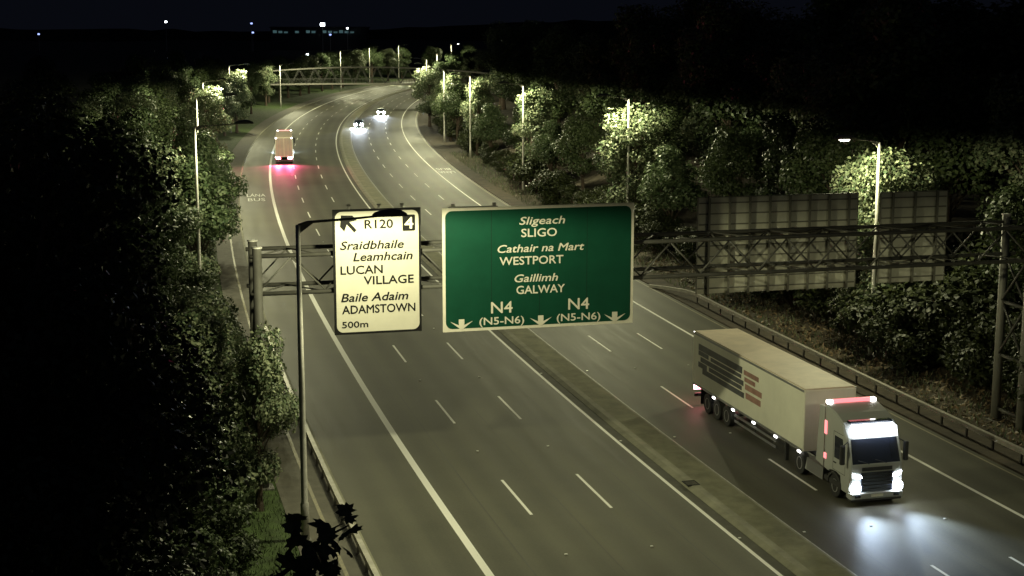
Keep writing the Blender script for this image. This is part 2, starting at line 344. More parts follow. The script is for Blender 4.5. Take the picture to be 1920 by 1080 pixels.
# ------------------------------------------------------------------ trees
def crown_mesh(name, seed, H, R, base, nl, clumps, leaf=.24, flat=1.0):
    r = np.random.RandomState(seed); cz = (H+base)/2; hh = (H-base)/2
    cs = []; 
    while len(cs) < clumps:
        p = r.uniform(-1, 1, 3)
        if .18 < np.linalg.norm(p) < 1:
            taper = 1-.35*max(0, p[2])
            cs.append((p[0]*R*.78*taper, p[1]*R*.78*taper, cz+p[2]*hh*.82, R*r.uniform(.26, .46)))
    v = []; f = []
    w = np.array([c[3]**2 for c in cs]); w /= w.sum(); cnt = (w*nl).astype(int)
    for (cx, cy, czz, cr), n in zip(cs, cnt):
        d = r.normal(size=(n, 3)); d /= np.linalg.norm(d, axis=1)[:, None]
        rad = cr*(1-.45*r.rand(n)**1.6)*(1+.22*np.sin(d[:, 0]*5+seed)*np.cos(d[:, 1]*6))
        c = np.stack([cx+d[:, 0]*rad, cy+d[:, 1]*rad, czz+d[:, 2]*rad*.82*flat], 1)
        nrm = d + r.normal(size=(n, 3))*.55 + np.array([0, 0, .35]); nrm /= np.linalg.norm(nrm, axis=1)[:, None]
        t = np.cross(nrm, r.normal(size=(n, 3))); t /= np.linalg.norm(t, axis=1)[:, None]; b = np.cross(nrm, t)
        sz = leaf*r.uniform(.6, 1.3, n)[:, None]
        tip = c+t*sz*.75-nrm*sz*.18; tail = c-t*sz*.6; lf = c+b*sz*.42+nrm*sz*.06; rt = c-b*sz*.42+nrm*sz*.06
        i0 = len(v)
        arr = np.stack([tail, rt, tip, lf], 1).reshape(-1, 3)
        v.append(arr)
    V = np.concatenate(v); n = len(V)//4
    me = bpy.data.meshes.new(name); me.vertices.add(len(V)); me.vertices.foreach_set('co', V.astype('f').ravel())
    me.loops.add(4*n); me.loops.foreach_set('vertex_index', np.arange(4*n, dtype='i')); me.polygons.add(n)
    me.polygons.foreach_set('loop_start', np.arange(0, 4*n, 4, dtype='i')); me.polygons.foreach_set('loop_total', np.full(n, 4, 'i')); me.update(calc_edges=True)
    return me, cs
def trunk_mesh(name, seed, H, base, cs):
    r = random.Random(seed); b = MB(); top = base+(H-base)*.62; pts = []; rr = []
    for i in range(7):
        t = i/6; pts.append((r.uniform(-.12, .12)*i*.5, r.uniform(-.12, .12)*i*.5, -.4+t*(top+.4))); rr.append(.26*(1-t)**.8*(H/14)+.05)
    rr[0] *= 1.35; b.tube(pts, rr, 8)
    for k, c in enumerate(cs):
        t = min(.95, max(.25, (c[2]-c[3]-1.2)/top)); i = min(5, int(t*6)); p = Vector(pts[i]).lerp(Vector(pts[i+1]), t*6-i)
        q = Vector(c[:3]); mid = p.lerp(q, .5)+Vector((0, 0, .25))
        b.tube([p, mid, q], [.085*(H/14), .05, .018], 5, False)
    return b.mesh(name)
VAR = []
spec = [(11, 14.5, 3.9, 2.2, 9000, 26, .26, 0), (12, 13.0, 3.5, 1.2, 9000, 24, .24, 3), (13, 15.5, 4.4, 3.0, 10000, 28, .27, 1), (14, 12.0, 3.3, .8, 9500, 26, .22, 2), (15, 10.0, 3.4, .5, 9000, 22, .22, 0), (16, 16.5, 4.2, 2.0, 11000, 34, .26, 2)]
for sd, H, R, base, nl, cl, lf, lm in spec:
    cm, cs = crown_mesh('crown', sd, H, R, base, nl, cl, lf); cm.materials.append(LEAF[lm])
    tm = trunk_mesh('trunk', sd, H, base, cs); tm.materials.append(M['bark']); VAR.append((cm, tm, H))
NEAR = []
for sd, H, R, base in ((31, 18.5, 3.7, 2.0), (32, 17.0, 3.4, 1.0)):
    cm, cs = crown_mesh('crown', sd, H, R, base, 24000, 34, .135); cm.materials.append(LEAF[3])
    tm = trunk_mesh('trunk', sd, H, base, cs); tm.materials.append(M['bark']); NEAR.append((cm, tm, H))
SHR = []; SHD = []; SHADE_LEAF = leaf_mat('undergrowth shade leaf', (.012, .020, .008), (.040, .055, .020), .1)  # darker leaf colour holds the shade of the undergrowth
for sd, H, R, nl, cl, lf, lm in [(21, 3.4, 2.1, 5200, 14, .15, 1), (22, 4.4, 2.3, 6500, 16, .16, 0), (23, 2.4, 1.9, 4200, 12, .14, 2)]:
    cm, cs = crown_mesh('foliage', sd, H, R, .05, nl, cl, lf); cm.materials.append(LEAF[lm])
    b = MB()
    for c in cs: b.tube([(c[0]*.1, c[1]*.1, -.2), (c[0]*.6, c[1]*.6, c[2]*.6), c[:3]], [.04, .03, .012], 5, False)
    tm = b.mesh('stems'); tm.materials.append(M['bark']); SHR.append((cm, tm, H))
    dk = cm.copy(); dk.materials.clear(); dk.materials.append(SHADE_LEAF); SHD.append((dk, tm, H))
def tree(loc, h, var, label, group, rz=None, wide=1.0, cat='tree', name='tree', src=None, crown=False):
    cm, tm, H = (src or VAR)[var]; k = h/H
    t = thing(name, label, cat, loc, rnd.uniform(0, 6.28) if rz is None else rz, group); t.scale = (k*wide, k*wide, k)
    c_ = src is None or crown; link('crown' if c_ else 'foliage', cm, None, t); link('trunk' if c_ else 'stems', tm, None, t)
    return t
def tree_so(s, o, h, var, label, group, **k):
    p = P(s, o, bank_z(o)); return tree(p, h, var, label, group, **k)
GR = 'trees on the right embankment'; GL = 'trees beside the left footpath'
# right bank, front row: (s, o, height, variant, label)
right = [
 (61, 27.0, 11, 4, 'leafy tree at the right edge of the picture beyond the gantry tower'),
 (69, 26.5, 12, 1, 'dim tree behind the tall legs of the gantry tower'),
 (76.5, 25.8, 12.0, 2, 'tree between the gantry tower and the nearest right-hand lamp post, behind the narrow sign back'),
 (86.6, 22.4, 13.4, 5, 'brightly lit tree right behind the nearest lamp post on the right embankment'),
 (91, 22.0, 12.6, 3, 'brightly lit tree showing in the gap between the two sign backs'),
 (99.5, 27.0, 12.5, 1, 'tree behind the wide grey sign back, nearest its right end'),
 (108, 28.5, 12.5, 2, 'tree behind the middle of the wide grey sign back'),
 (116, 27.8, 12, 1, 'tree behind the left end of the wide grey sign back'),
 (123, 26.8, 11.5, 2, 'dim tree above the right corner of the green sign'),
 (130.5, 23.2, 9.6, 4, 'broad lit tree low in front of the second lamp post on the right'),
 (138.2, 22.2, 13.6, 5, 'lit tree right behind the second lamp post on the right'),
 (148, 26.5, 12.0, 2, 'dim tree just left of the second right-hand lamp post'),
 (157, 25.8, 12.0, 1, 'dim tree above the middle of the green sign'),
 (166, 23.8, 10.5, 2, 'dark tree between the second and third right-hand lamp posts'),
 (176, 22.4, 9.4, 4, 'low lit tree in front of the third lamp post on the right'),
 (184.6, 21.6, 13.4, 3, 'lit tree behind the third lamp post on the right'),
 (196, 25.0, 12.0, 2, 'dark tree left of the third right-hand lamp post'),
 (207, 24.5, 11.5, 1, 'dark tree between the third and fourth right-hand lamp posts'),
 (222, 22.0, 9.2, 4, 'lit tree just in front of the fourth lamp post on the right'),
 (231.6, 21.2, 13.2, 3, 'tall narrow lit tree behind the fourth lamp post on the right'),
 (246, 23.4, 11.0, 1, 'dark tree between the fourth and fifth right-hand lamp posts'),
 (258.5, 20.8, 11.5, 4, 'bushy lit tree in front of the fifth lamp post on the right'),
 (264.5, 20.0, 13.0, 3, 'lit tree at the fifth lamp post on the right'),
 (276, 20.6, 11.0, 2, 'tree leaning over the right verge at the inside of the far bend'),
 (291, 20.4, 11.5, 3, 'tree crowding the verge between the fifth lamp post and the white-lit tree top'),
 (305, 18.2, 13.2, 5, 'white-lit tree top at the right end of the footbridge'),
 (322, 20.6, 12, 1, 'tree hiding the right end of the footbridge'),
 (352, 21, 12, 0, 'far tree on the right just before the footbridge'),
]
for s, o, h, v, lb in right: tree_so(s, o, h, v, lb, GR, wide=rnd.uniform(.92, 1.15))
DARKR = 'tall dark tree in the unlit back rows of the right-hand wood'
s = 60
while s < 330:
    tree_so(s+rnd.uniform(-2, 2), 35+rnd.uniform(-1.5, 2.5), rnd.uniform(15, 20), rnd.choice([0, 1, 2, 5]), DARKR, 'dark trees at the back of the right-hand wood', wide=1.15); s += 8.5
s = 66
while s < 200:
    tree_so(s+rnd.uniform(-2, 2), 44+rnd.uniform(-2, 3), rnd.uniform(18, 23), rnd.choice([0, 2, 5]), DARKR, 'dark trees at the back of the right-hand wood', wide=1.2); s += 11
# left side: lit trees along the path
left = [
 (70.5, -19.6, 8.0, 3, 'leafy tree leaning over the footpath at the foot of the gantry'),
 (77, -19.6, 8.0, 3, 'lit bushy tree just beyond the left gantry leg'),
 (64.4, -17.9, 8.4, 3, 'lit tree beside the footpath nearest the close lamp post'),
 (92, -22.5, 9.5, 1, 'dim tree left of the gantry leg'),
 (104, -21.6, 10, 0, 'tree in front of the lamp post that stands among the left trees'),
 (111.5, -21.8, 12.5, 3, 'lit tree around the lamp post among the left trees'),
 (119, -18.6, 11, 4, 'tree behind the lamp post among the left trees'),
 (129, -18.0, 11, 0, 'lit tree overhanging the left bus lane lettering'),
 (140, -17.9, 10.5, 4, 'tree beside the left bus lane past the lettering'),
 (151, -17.8, 10, 0, 'lit tree nearest the roadside left of the far lorry'),
 (205.5, -18.6, 13.2, 5, 'bright tall tree left of the far lorry, lit from inside its crown'),
 (163, -17.6, 9.5, 4, 'dim tree on the left in front of the far lorry'),
]
for s, o, h, v, lb in left: tree_so(s, o, h, v, lb, GL, wide=.78 if s < 66 else rnd.uniform(.95, 1.15))
DARKL = 'dark tree in the black unlit wood at the left of the picture'
for s, o, h, v in [(190,-20.6,9.5,1),(201,-20.2,10.5,3),(214,-22.5,10.5,2),(229,-21,10,0),(244,-20.6,11,3),(258,-22.5,10,4),(269,-21,10.5,1),(98,-30,12,0),(110,-32,13,2),(122,-31,13,1),(135,-30,12,5),(150,-31,13,0),(166,-31,12,2),(184,-32,12,3),(205,-33,12,1),(225,-34,13,0),(245,-35,13,2),(86,-31,12,3),(75,-31,12.5,0),(64,-29,13,1),(55,-27.5,12,5),(47,-27,12.5,2),(57,-34,14,1),(70,-38,14,2),(140,-26,12,1),(152,-25.5,12,2),(168,-25,12,1),(180,-24,11.5,2),(160,-37,14,2),(140,-38,14,1),(200,-40,15,2),(220,-42,15,1),(240,-44,15,2),(100,-48,16,2),(130,-50,16,1),(170,-52,16,2),(260,-48,15,1),(196,-27,13,5),(210,-28,13,0),(222,-27.5,13,2),(236,-27,13,5),(250,-28,13,0),(264,-27,13,2),(278,-29,13,5),(292,-29,13,0),(308,-29,13,2),(324,-29,13,0),(340,-30,13,5),(270,-37,14,2),(295,-38,14,0),(320,-38,14,5),(180,-39,14,5),(345,-38,14,0),(370,-34,14,2),(90,-40,14,1),(120,-42,14,3)]:
    tree_so(s, o, h, v, DARKL, 'dark trees of the left-hand wood', wide=1.1)
farleft = [(289, -18.8, 13.0, 5, 'white-lit tree crown hanging over the far left roadside'), (281, -20.4, 10.5, 3, 'tree with blown-out lit leaves left of the footbridge'), (312, -21.8, 12, 3, 'lit tree between the white-lit crown and the far left lamp post'),
 (329, -21.8, 12, 1, 'lit tree before the lamp post at the left end of the footbridge'), (349, -22.2, 12, 0, 'tree crowding the left end of the footbridge'), (384, -23.5, 12.5, 5, 'lit tree behind the lamp post at the left end of the footbridge')]
for s, o, h, v, lb in farleft: tree_so(s, o, h, v, lb, 'lit trees at the far left bend')
FARL = 'small far tree standing beyond the footbridge'
for s, o, h, v in [(398,-25,12,1),(410,-24,12,0),(424,-24,13,2),(438,-23,12,3),(452,-23,13,5),(468,-22,12,0),(484,-22,13,1),(500,-22,13,2),(520,-22,13,3),(540,-21,14,0),(560,-20,13,5),(580,-20,13,1),(605,-14,14,2),(630,-6,14,0),(640,4,14,1),(640,14,14,3),(400,22,12,2),(425,22,13,0),(450,22,12,5),(480,22,13,1),(510,22,13,3),(545,22,13,0)]:
    tree_so(s, o, h, v, FARL, 'far trees beyond the footbridge', wide=1.25)
# tall unlit trees close to the camera mast on the left
NEARD = 'tall black tree close to the camera at the left edge of the picture'
for x, y, h, v in [(-9.0, 27, 19.4, 5), (-10.7, 33, 19.4, 2), (-12.2, 38, 19.8, 0), (-14.0, 43, 19.0, 1), (-11.3, 36, 18.6, 3), (-16.2, 52, 19.0, 1), (-8.6, 24, 13.0, 3), (-17, 48, 18.5, 2), (-7.9, 29, 10.5, 4)]:
    tree((x, y, .6), h, v % 2, NEARD, 'black trees close to the camera', wide=1.1 if h > 14 else 1.3, src=NEAR, crown=True)
# shrubs
SH1 = 'dark shrub in the undergrowth at the foot of the right-hand trees'
s = 56
while s < 190:
    o = 22.5 if s < 79 else 20.7 if s < 90 else 22.6 if s < 125 else 21.0
    tree_so(s+rnd.uniform(-.8, .8), o+rnd.uniform(-.5, 1.8), rnd.uniform(2.6, 5.0) if s < 92 else rnd.uniform(2.0, 4.4), rnd.randrange(3), SH1, 'undergrowth shrubs on the right embankment', name='shrub', cat='shrub', src=SHD, wide=1.15); s += 3.1
s = 54
while s < 104:
    for o in (23.2, 25.8, 28.5): tree_so(s+rnd.uniform(-1, 1), o+rnd.uniform(-.5, .5), rnd.uniform(3.4, 5.6), rnd.randrange(3), SH1, 'undergrowth shrubs on the right embankment', name='shrub', cat='shrub', src=SHD, wide=1.2)
    s += 3.6
s = 192
while s < 340:
    tree_so(s, 21.6+rnd.uniform(-.6, .8), rnd.uniform(2.0, 3.6), rnd.randrange(3), SH1, 'undergrowth shrubs on the right embankment', name='shrub', cat='shrub', src=SHD, wide=1.3); s += 6
ORD = ['first','second','third','fourth','fifth','sixth','seventh','eighth','ninth','tenth','eleventh','twelfth','thirteenth','fourteenth','fifteenth','sixteenth','seventeenth','eighteenth','nineteenth','twentieth','twenty-first','twenty-second','twenty-third','twenty-fourth','twenty-fifth','twenty-sixth','twenty-seventh']
SH2 = 'leafy shrub in the hedge along the left footpath'
for i, (s, o, h) in enumerate(sorted([(73, -18.9, 3.6), (76.5, -18.6, 4.3), (80, -18.5, 4.6), (83.5, -18.4, 4.4), (87, -18.6, 4.2), (91, -18.9, 4.2), (95, -19.0, 4), (100, -19.2, 3.6), (106, -19.4, 3.6), (112, -19.4, 3.6), (118, -19.2, 3.4), (125, -19.2, 3.4), (69, -20.4, 3.4), (66, -21.8, 3.4), (62, -22.4, 3.2), (58, -22.2, 3.0), (54, -21.6, 3.0), (51, -20.8, 2.6), (72, -20.5, 4), (57.2, -19.9, 2.6), (61.5, -20.4, 2.6), (65, -19.8, 3.0), (140, -19.6, 3.2), (150, -19.6, 3.2), (165, -20, 3), (180, -20.4, 3)])):
    tree_so(s, o, h, rnd.randrange(3), ORD[i]+' shrub of the hedge along the left footpath, counted from the near end', 'hedge shrubs along the left footpath', name='shrub', cat='shrub', src=SHR, wide=1.1)
# leaf litter on the right verge, grass tufts on the left: nobody could count them
def scatter(name, n, smin, smax, omin, omax, size, m, seed, upright, label, cat):
    r = np.random.RandomState(seed); V = []
    for i in range(n):
        s = r.uniform(smin, smax); o = r.uniform(omin, omax)
        p = P(s, o, bank_z(o)+.02); a = r.uniform(0, 6.28); k = size*r.uniform(.5, 1.5)
        if upright:
            d = Vector((math.cos(a), math.sin(a), 0))*k*.12; t = Vector((r.normal()*.3, r.normal()*.3, 1))*k
            V += [p-d, p+d, p+d*.3+t, p-d*.3+t]
        else:
            d = Vector((math.cos(a), math.sin(a), r.normal()*.5))*k; e = Vector((-math.sin(a), math.cos(a), r.normal()*.5))*k*.6
            V += [p-d, p+e, p+d+Vector((0, 0, k*.5)), p-e]
    me = bpy.data.meshes.new(name); me.from_pydata([tuple(q) for q in V], [], [(4*i, 4*i+1, 4*i+2, 4*i+3) for i in range(n)]); me.update()
    return tag(link(name, me, m), label, cat, kind='stuff')
scatter('leaf_litter', 3600, 52, 125, 18.4, 22.5, .13, M['litter'], 3, False, 'brown dead leaves strewn on the verge behind the right crash barrier', 'leaf litter')
scatter('grass', 9000, 46, 110, -20.5, -16.95, .13, LEAF[1], 4, True, 'rough green grass beside the left footpath', 'grass')
scatter('grass', 6000, 60, 240, 17.6, 22.0, .25, LEAF[2], 5, True, 'sparse dry grass along the right verge', 'grass')

# ------------------------------------------------------------------ street lamps
def road_optic(ld, back_cut=False):
    """street-lantern optic: more light thrown sideways than straight down (what an IES profile holds)"""
    ld.use_nodes = True; nt = ld.node_tree; N = nt.nodes; L = nt.links; em = N['Emission']
    tc = N.new('ShaderNodeTexCoord'); sp = N.new('ShaderNodeSeparateXYZ'); L.new(tc.outputs['Normal'], sp.inputs[0])
    ab = N.new('ShaderNodeMath'); ab.operation = 'ABSOLUTE'; L.new(sp.outputs[2], ab.inputs[0])
    ad = N.new('ShaderNodeMath'); ad.operation = 'ADD'; L.new(ab.outputs[0], ad.inputs[0]); ad.inputs[1].default_value = .25
    pw_ = N.new('ShaderNodeMath'); pw_.operation = 'POWER'; L.new(ad.outputs[0], pw_.inputs[0]); pw_.inputs[1].default_value = -.75
    if not back_cut: L.new(pw_.outputs[0], em.inputs['Strength']); return
    mr = N.new('ShaderNodeMapRange'); L.new(sp.outputs[0], mr.inputs[0])          # added shield: keeps the trees behind the near post dark
    for k, q in enumerate((-.80, -.58, .05, 1.0)): mr.inputs[k+1].default_value = q
    mu = N.new('ShaderNodeMath'); mu.operation = 'MULTIPLY'; L.new(pw_.outputs[0], mu.inputs[0]); L.new(mr.outputs[0], mu.inputs[1]); L.new(mu.outputs[0], em.inputs['Strength'])
def lamp_post(s, o, H, arm, label, side, power=1.0, z0=None):
    """side=+1: the arm reaches to the right (a post on the left verge)"""
    root = thing('lamp_post', label, 'lamp post', P(s, o, bank_z(o) if z0 is None else z0), -hd(s), 'lamp posts along the road')
    b = MB(); b.tube([(0, 0, -.2), (0, 0, 1.5), (0, 0, 1.55), (0, 0, H*.5), (0, 0, H-.05)], [.17, .17, .135, .12, .09], 12); b.build('pole', M['steel'], root, True)
    b = MB(); b.box(-.22, .22, -.22, .22, -.05, .03)
    b.build('base_plate', M['steel_dark'], root)
    a = MB(); a.tube([(0, 0, H-.5), (side*.05, 0, H-.05), (side*.35, 0, H+.05), (side*arm*.55, 0, H+.12), (side*(arm-.4), 0, H+.2)], [.07, .068, .055, .048, .042], 8)
    a.prism([(0, H-.42), (side*.62, H+.03), (side*.62, H+.07), (0, H+.0)], -.012, .012, 'y'); a.build('arm', M['steel_dark'], root)
    x = side*arm; l = MB(); prof = [(-.72, .03), (-.62, .14), (-.32, .23), (.05, .27), (.38, .21), (.58, .10), (.62, .0), (.56, -.03), (-.68, -.03)]
    n0 = []
    for w, k in ((-.25, .5), (-.19, .88), (0, 1.0), (.19, .88), (.25, .5)):
        n0.append([(x+side*px, w, H+.2+pz*k) for px, pz in prof])
    k = len(prof); l.v = [q for r in n0 for q in r]
    for i in range(4):
        for j in range(k): l.f.append((i*k+j, i*k+(j+1) % k, (i+1)*k+(j+1) % k, (i+1)*k+j))
    l.f.append(tuple(range(k))); l.f.append(tuple(4*k+i for i in range(k)))
    lan = l.build('lantern', M['lamp_grey'], root, False)
    bo = MB(); bo.tube([(x-side*.38, 0, H+.215), (x-side*.25, 0, H+(.215 if H != 13.0 else .18)), (x+side*.2, 0, H+(.215 if H != 13.0 else .18)), (x+side*.40, 0, H+.215)], [.03, .045 if H != 13.0 else .12, .045 if H != 13.0 else .13, .03], 10); bo.build('bowl', M['bowl'], lan, True)
    ld = bpy.data.lights.new('lamp_light', 'SPOT'); ld.energy = LAMP_W*power; ld.color = LAMP_COL; ld.spot_size = math.radians(179); ld.spot_blend = .16; ld.shadow_soft_size = .28; road_optic(ld, s == 60.5)
    lo = bpy.data.objects.new('lamp_light', ld); COL.objects.link(lo); lo.parent = root; lo.location = (x, 0, H-.06)
    return root
Lp = [(60.5, -16.5, 12.55, 3.6, 'near lamp post whose lantern hangs in front of the white sign'), (111, -18.6, 12.9, 3.5, 'lamp post half hidden among the left-hand trees'),
 (207, -18.9, 12.6, 2.6, 'lamp post swallowed by the bright tree left of the far lorry'), (160, -18.4, 12.7, 3.5, 'lamp post hidden in the left trees in front of the far lorry'), (290, -20.0, 12.6, 3.3, 'lamp post buried in the white-lit tree at the far left bend'), (378, -19.0, 10.6, 3.0, 'lamp post standing clear at the left end of the footbridge'),
 (470, -16.5, 12.6, 3.0, 'leftmost far lamp post beyond the footbridge'), (526, -18.5, 12.8, 3.0, 'second far lamp post from the left beyond the footbridge'), (570, -18.5, 12.9, 3.0, 'third far lamp post from the left beyond the footbridge'), (610, -8, 13, 3, 'farthest lamp post seen over the footbridge')]
Rp = [(85.1, 20.8, 13.0, 2.3, 'nearest lamp post on the right, seen between the two sign backs'), (137, 21.0, 13.2, 2.4, 'second lamp post on the right, above the right end of the green sign'),
 (183, 20.2, 12.8, 2.4, 'third lamp post on the right, above the middle of the green sign'), (229.9, 19.9, 12.5, 2.4, 'fourth lamp post on the right, standing clear down to its foot'), (263, 18.8, 12.5, 2.4, 'fifth lamp post on the right, among bright leaves'),
 (306, 18.2, 12.4, 2.4, 'lamp post in the white-lit tree right of the footbridge'), (352, 18.0, 12.5, 2.4, 'lamp post on the right nearest the footbridge'), (38, 20.8, 12.9, 2.4, 'unseen lamp post added on the right verge to light the sign backs'), (420, 18.0, 12.5, 2.4, 'right-hand lamp post just beyond the footbridge')]  # post closest to the camera is unseen, added to light the sign backs
for i, (s, o, H, a, lb) in enumerate(Lp): lamp_post(s, o, H, a, lb, 1, 1.0 if s < 120 else 1.9)
for i, (s, o, H, a, lb) in enumerate(Rp): lamp_post(s, o, H, a, lb, -1, .5 if s < 40 else 1.0 if s < 120 else 1.75)

# ------------------------------------------------------------------ sign gantry
GS = 68.65
def gloc(o, dy, z=0.0):                       # gantry-local -> world is done by the parent Empty: x = o, y = dy
    return Vector((o, dy, z))
ga = thing('sign_gantry', 'grey steel lattice gantry spanning both carriageways and carrying the road signs', 'gantry', P(GS, 0), -hd(GS))
OL, OR, DY, ZT, ZB = -17.45, 20.0, 1.12, 10.35, 8.72
for dy in (-DY, DY):
    for z in (ZB, ZT):
        MB().tube([(OL-.3, dy, z), (OR+.6, dy, z)], .095, 10).build('chord', M['gantry'], ga, True)
    for o in (OL, OR):
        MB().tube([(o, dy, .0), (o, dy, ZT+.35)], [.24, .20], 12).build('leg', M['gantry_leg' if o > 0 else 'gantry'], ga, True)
        MB().box(o-.42, o+.42, dy-.42, dy+.42, .02, .16).build('base_plate', M['steel_dark'], ga)
        MB().tube([(o, dy, ZT+.35), (o, dy, ZT+.40)], [.235, .235], 12).build('leg_cap', M['steel'], ga, True)
npan = 13; pw = (OR-OL)/npan
def brace(p, q, r=.042): MB().tube([p, q], r, 6).build('brace', M['gantry'], ga, True)
for i in range(npan):
    x0 = OL+i*pw; x1 = x0+pw; xm = (x0+x1)/2
    for dy in (-DY, DY):
        brace((x0, dy, ZB+.08), (xm, dy, ZT-.08)); brace((xm, dy, ZT-.08), (x1, dy, ZB+.08))
    for z in (ZB, ZT):
        brace((x0, -DY+.08, z), (xm, DY-.08, z), .035); brace((xm, DY-.08, z), (x1, -DY+.08, z), .035)
for o in (OL, OR):
    for z in (.75, 3.55, 6.3): brace((o, -DY+.2, z), (o, DY-.2, z), .10)
    for z0, z1 in ((3.55, 6.3), (6.3, ZB)):
        brace((o, -DY+.15, z0+.1), (o, DY-.15, z1-.1), .06); brace((o-.10, DY-.15, z0+.1), (o-.10, -DY+.15, z1-.1), .06)

# ------------------------------------------------------------------ road signs on the gantry
def rounded(x0, x1, z0, z1, r, n=6):
    pts = []
    for cx, cz, a0 in ((x1-r, z0+r, -PI/2), (x1-r, z1-r, 0), (x0+r, z1-r, PI/2), (x0+r, z0+r, PI)):
        for i in range(n+1): a = a0+i*PI/2/n; pts.append((cx+r*math.cos(a), cz+r*math.sin(a)))
    return pts
def sign_frame(label, o0, o1, z0, z1, s):
    oc = (o0+o1)/2; root = thing('road_sign', label, 'road sign', P(s, oc, z0), -hd(GS))
    # keep it square to the gantry: place in the gantry's frame
    h = hd(GS); base = P(GS, 0); root.location = base + Vector((math.cos(h), -math.sin(h), 0))*oc + Vector((math.sin(h), math.cos(h), 0))*(s-GS) + Vector((0, 0, z0))
    return root, o1-o0, z1-z0
def letter(root, txt, W_, H_, u0, u1, v, cap, m, it=False, y=-.045, bold=.03):
    me = text_mesh(txt, cap*H_, bold, .22 if it else 0.0, .005, 1.0, (u1-u0)*W_)
    o = link('lettering', me, m, root); o.location = ((u0-.5)*W_, y, (1-v)*H_); return o
SF = GS-DY-.38
# white local-destination sign
r1, Wd, Hd = sign_frame('tall white direction sign with black lettering for Lucan Village and Adamstown', -14.25, -10.42, 6.84, 12.3, SF)
MB().box(-Wd/2, Wd/2, -.03, .03, 0, Hd).build('panel', M['sign_black'], r1)
MB().prism(rounded(-Wd/2+.10, Wd/2-.10, .10, Hd-.10, .28), -.038, -.030, 'y').build('face', M['sign_white'], r1)
for x in (-1.2, .1, 1.1):
    b = MB(); b.box(x-.04, x+.04, -.02, .10, Hd, Hd+.14); b.tube([(x, .04, Hd+.14), (x, .04, Hd+.2)], .09, 8); b.build('bracket', M['steel_dark'], r1)
for x in (-1.3, 0, 1.3): MB().box(x-.05, x+.05, .035, .26, .1, Hd-.1).build('mounting_post', M['steel_dark'], r1)
SB = M['sign_black']
for v in (.335, .555, .775): MB().box(-Wd/2+.11, Wd/2-.11, -.0395, -.038, Hd*(1-v)-.006, Hd*(1-v)+.006).build('panel_seam', M['alu_back'], r1)
ar = MB(); a = Vector((-Wd/2+Wd*.255, 0, Hd*(1-.175))); bq = Vector((-Wd/2+Wd*.115, 0, Hd*(1-.062))); d = (bq-a).normalized(); n = Vector((-d.z, 0, d.x))
tip = a+d*((bq-a).length+.12)
ar.prism([((a+n*.075).x, (a+n*.075).z), ((a-n*.075).x, (a-n*.075).z), ((bq-d*.34-n*.075).x, (bq-d*.34-n*.075).z), ((bq-d*.50-n*.36).x, (bq-d*.50-n*.36).z), ((bq-d*.22-n*.36).x, (bq-d*.22-n*.36).z), (tip.x, tip.z), ((bq-d*.22+n*.36).x, (bq-d*.22+n*.36).z), ((bq-d*.50+n*.36).x, (bq-d*.50+n*.36).z), ((bq-d*.34+n*.075).x, (bq-d*.34+n*.075).z)], -.046, -.036, 'y')
ar.build('arrow', SB, r1)
letter(r1, 'R120', Wd, Hd, .36, .68, .155, .068, SB)
MB().prism(rounded(-Wd/2+Wd*.79, -Wd/2+Wd*.935, Hd*(1-.185), Hd*(1-.055), .06), -.046, -.036, 'y').build('number_box', SB, r1)
letter(r1, '4', Wd, Hd, .815, .91, .165, .09, M['sign_cream'], y=-.052)
for t, u0, u1, v, it in (('Sraidbhaile', .08, .80, .318, True), ('Leamhcain', .225, .90, .412, True), ('LUCAN', .08, .555, .515, False), ('VILLAGE', .34, .91, .602, False), ('Baile Adaim', .08, .845, .735, True), ('ADAMSTOWN', .09, .925, .832, False), ('500m', .085, .38, .945, False)):
    letter(r1, t, Wd, Hd, u0, u1, v, .066 if t != '500m' else .05, SB, it)
# big green sign
r2, Wd, Hd = sign_frame('wide green direction sign for Sligo, Westport and Galway on the gantry', -9.47, -.66, 6.72, 12.22, SF)
MB().box(-Wd/2, Wd/2, -.03, .03, 0, Hd).build('panel', M['sign_cream'], r2)
MB().prism(rounded(-Wd/2+.13, Wd/2-.13, .13, Hd-.13, .30), -.038, -.030, 'y').build('face', M['sign_green'], r2)
b = MB(); b.box(-Wd/2+.3, -Wd/2+2.5, -.02, .10, Hd, Hd+.05); b.build('bracket', M['steel_dark'], r2)
for x in (-Wd/2+.5, -Wd/2+2.35): MB().tube([(x, .04, Hd+.05), (x, .04, Hd+.19)], .085, 8).build('bracket', M['steel_dark'], r2)
for x in (-3.6, -1.8, 0, 1.8, 3.6): MB().box(x-.05, x+.05, .035, .26, .1, Hd-.1).build('mounting_post', M['steel_dark'], r2)
SCM = M['sign_cream']
for u in (.25, .5, .75): MB().box((u-.5)*Wd-.007, (u-.5)*Wd+.007, -.0395, -.038, .14, Hd-.14).build('panel_seam', M['sign_black'], r2)
def cen(t, u, w, v, cap, it=False): letter(r2, t, Wd, Hd, u-w/2, u+w/2, v, cap, SCM, it, bold=.016)
cen('Sligeach', .513, .238, .150, .062, True); cen('SLIGO', .497, .185, .250, .066); cen('Cathair na Mart', .508, .452, .372, .062, True)
cen('WESTPORT', .458, .332, .474, .066); cen('Gaillimh', .483, .226, .617, .062, True); cen('GALWAY', .506, .253, .714, .066)
for u in (.303, .708): cen('N4', u, .110, .862, .092); cen('(N5-N6)', u, .232, .955, .060)
for u in (.095, .507, .902):
    x = (u-.5)*Wd; z = Hd*(1-.90); k = Hd/880*1.0
    MB().prism([(x+px*k, z-pz*k) for px, pz in ((-20, 0), (20, 0), (20, 42), (82, 14), (0, 78), (-82, 14), (-20, 42))], -.046, -.036, 'y').build('arrow', SCM, r2)
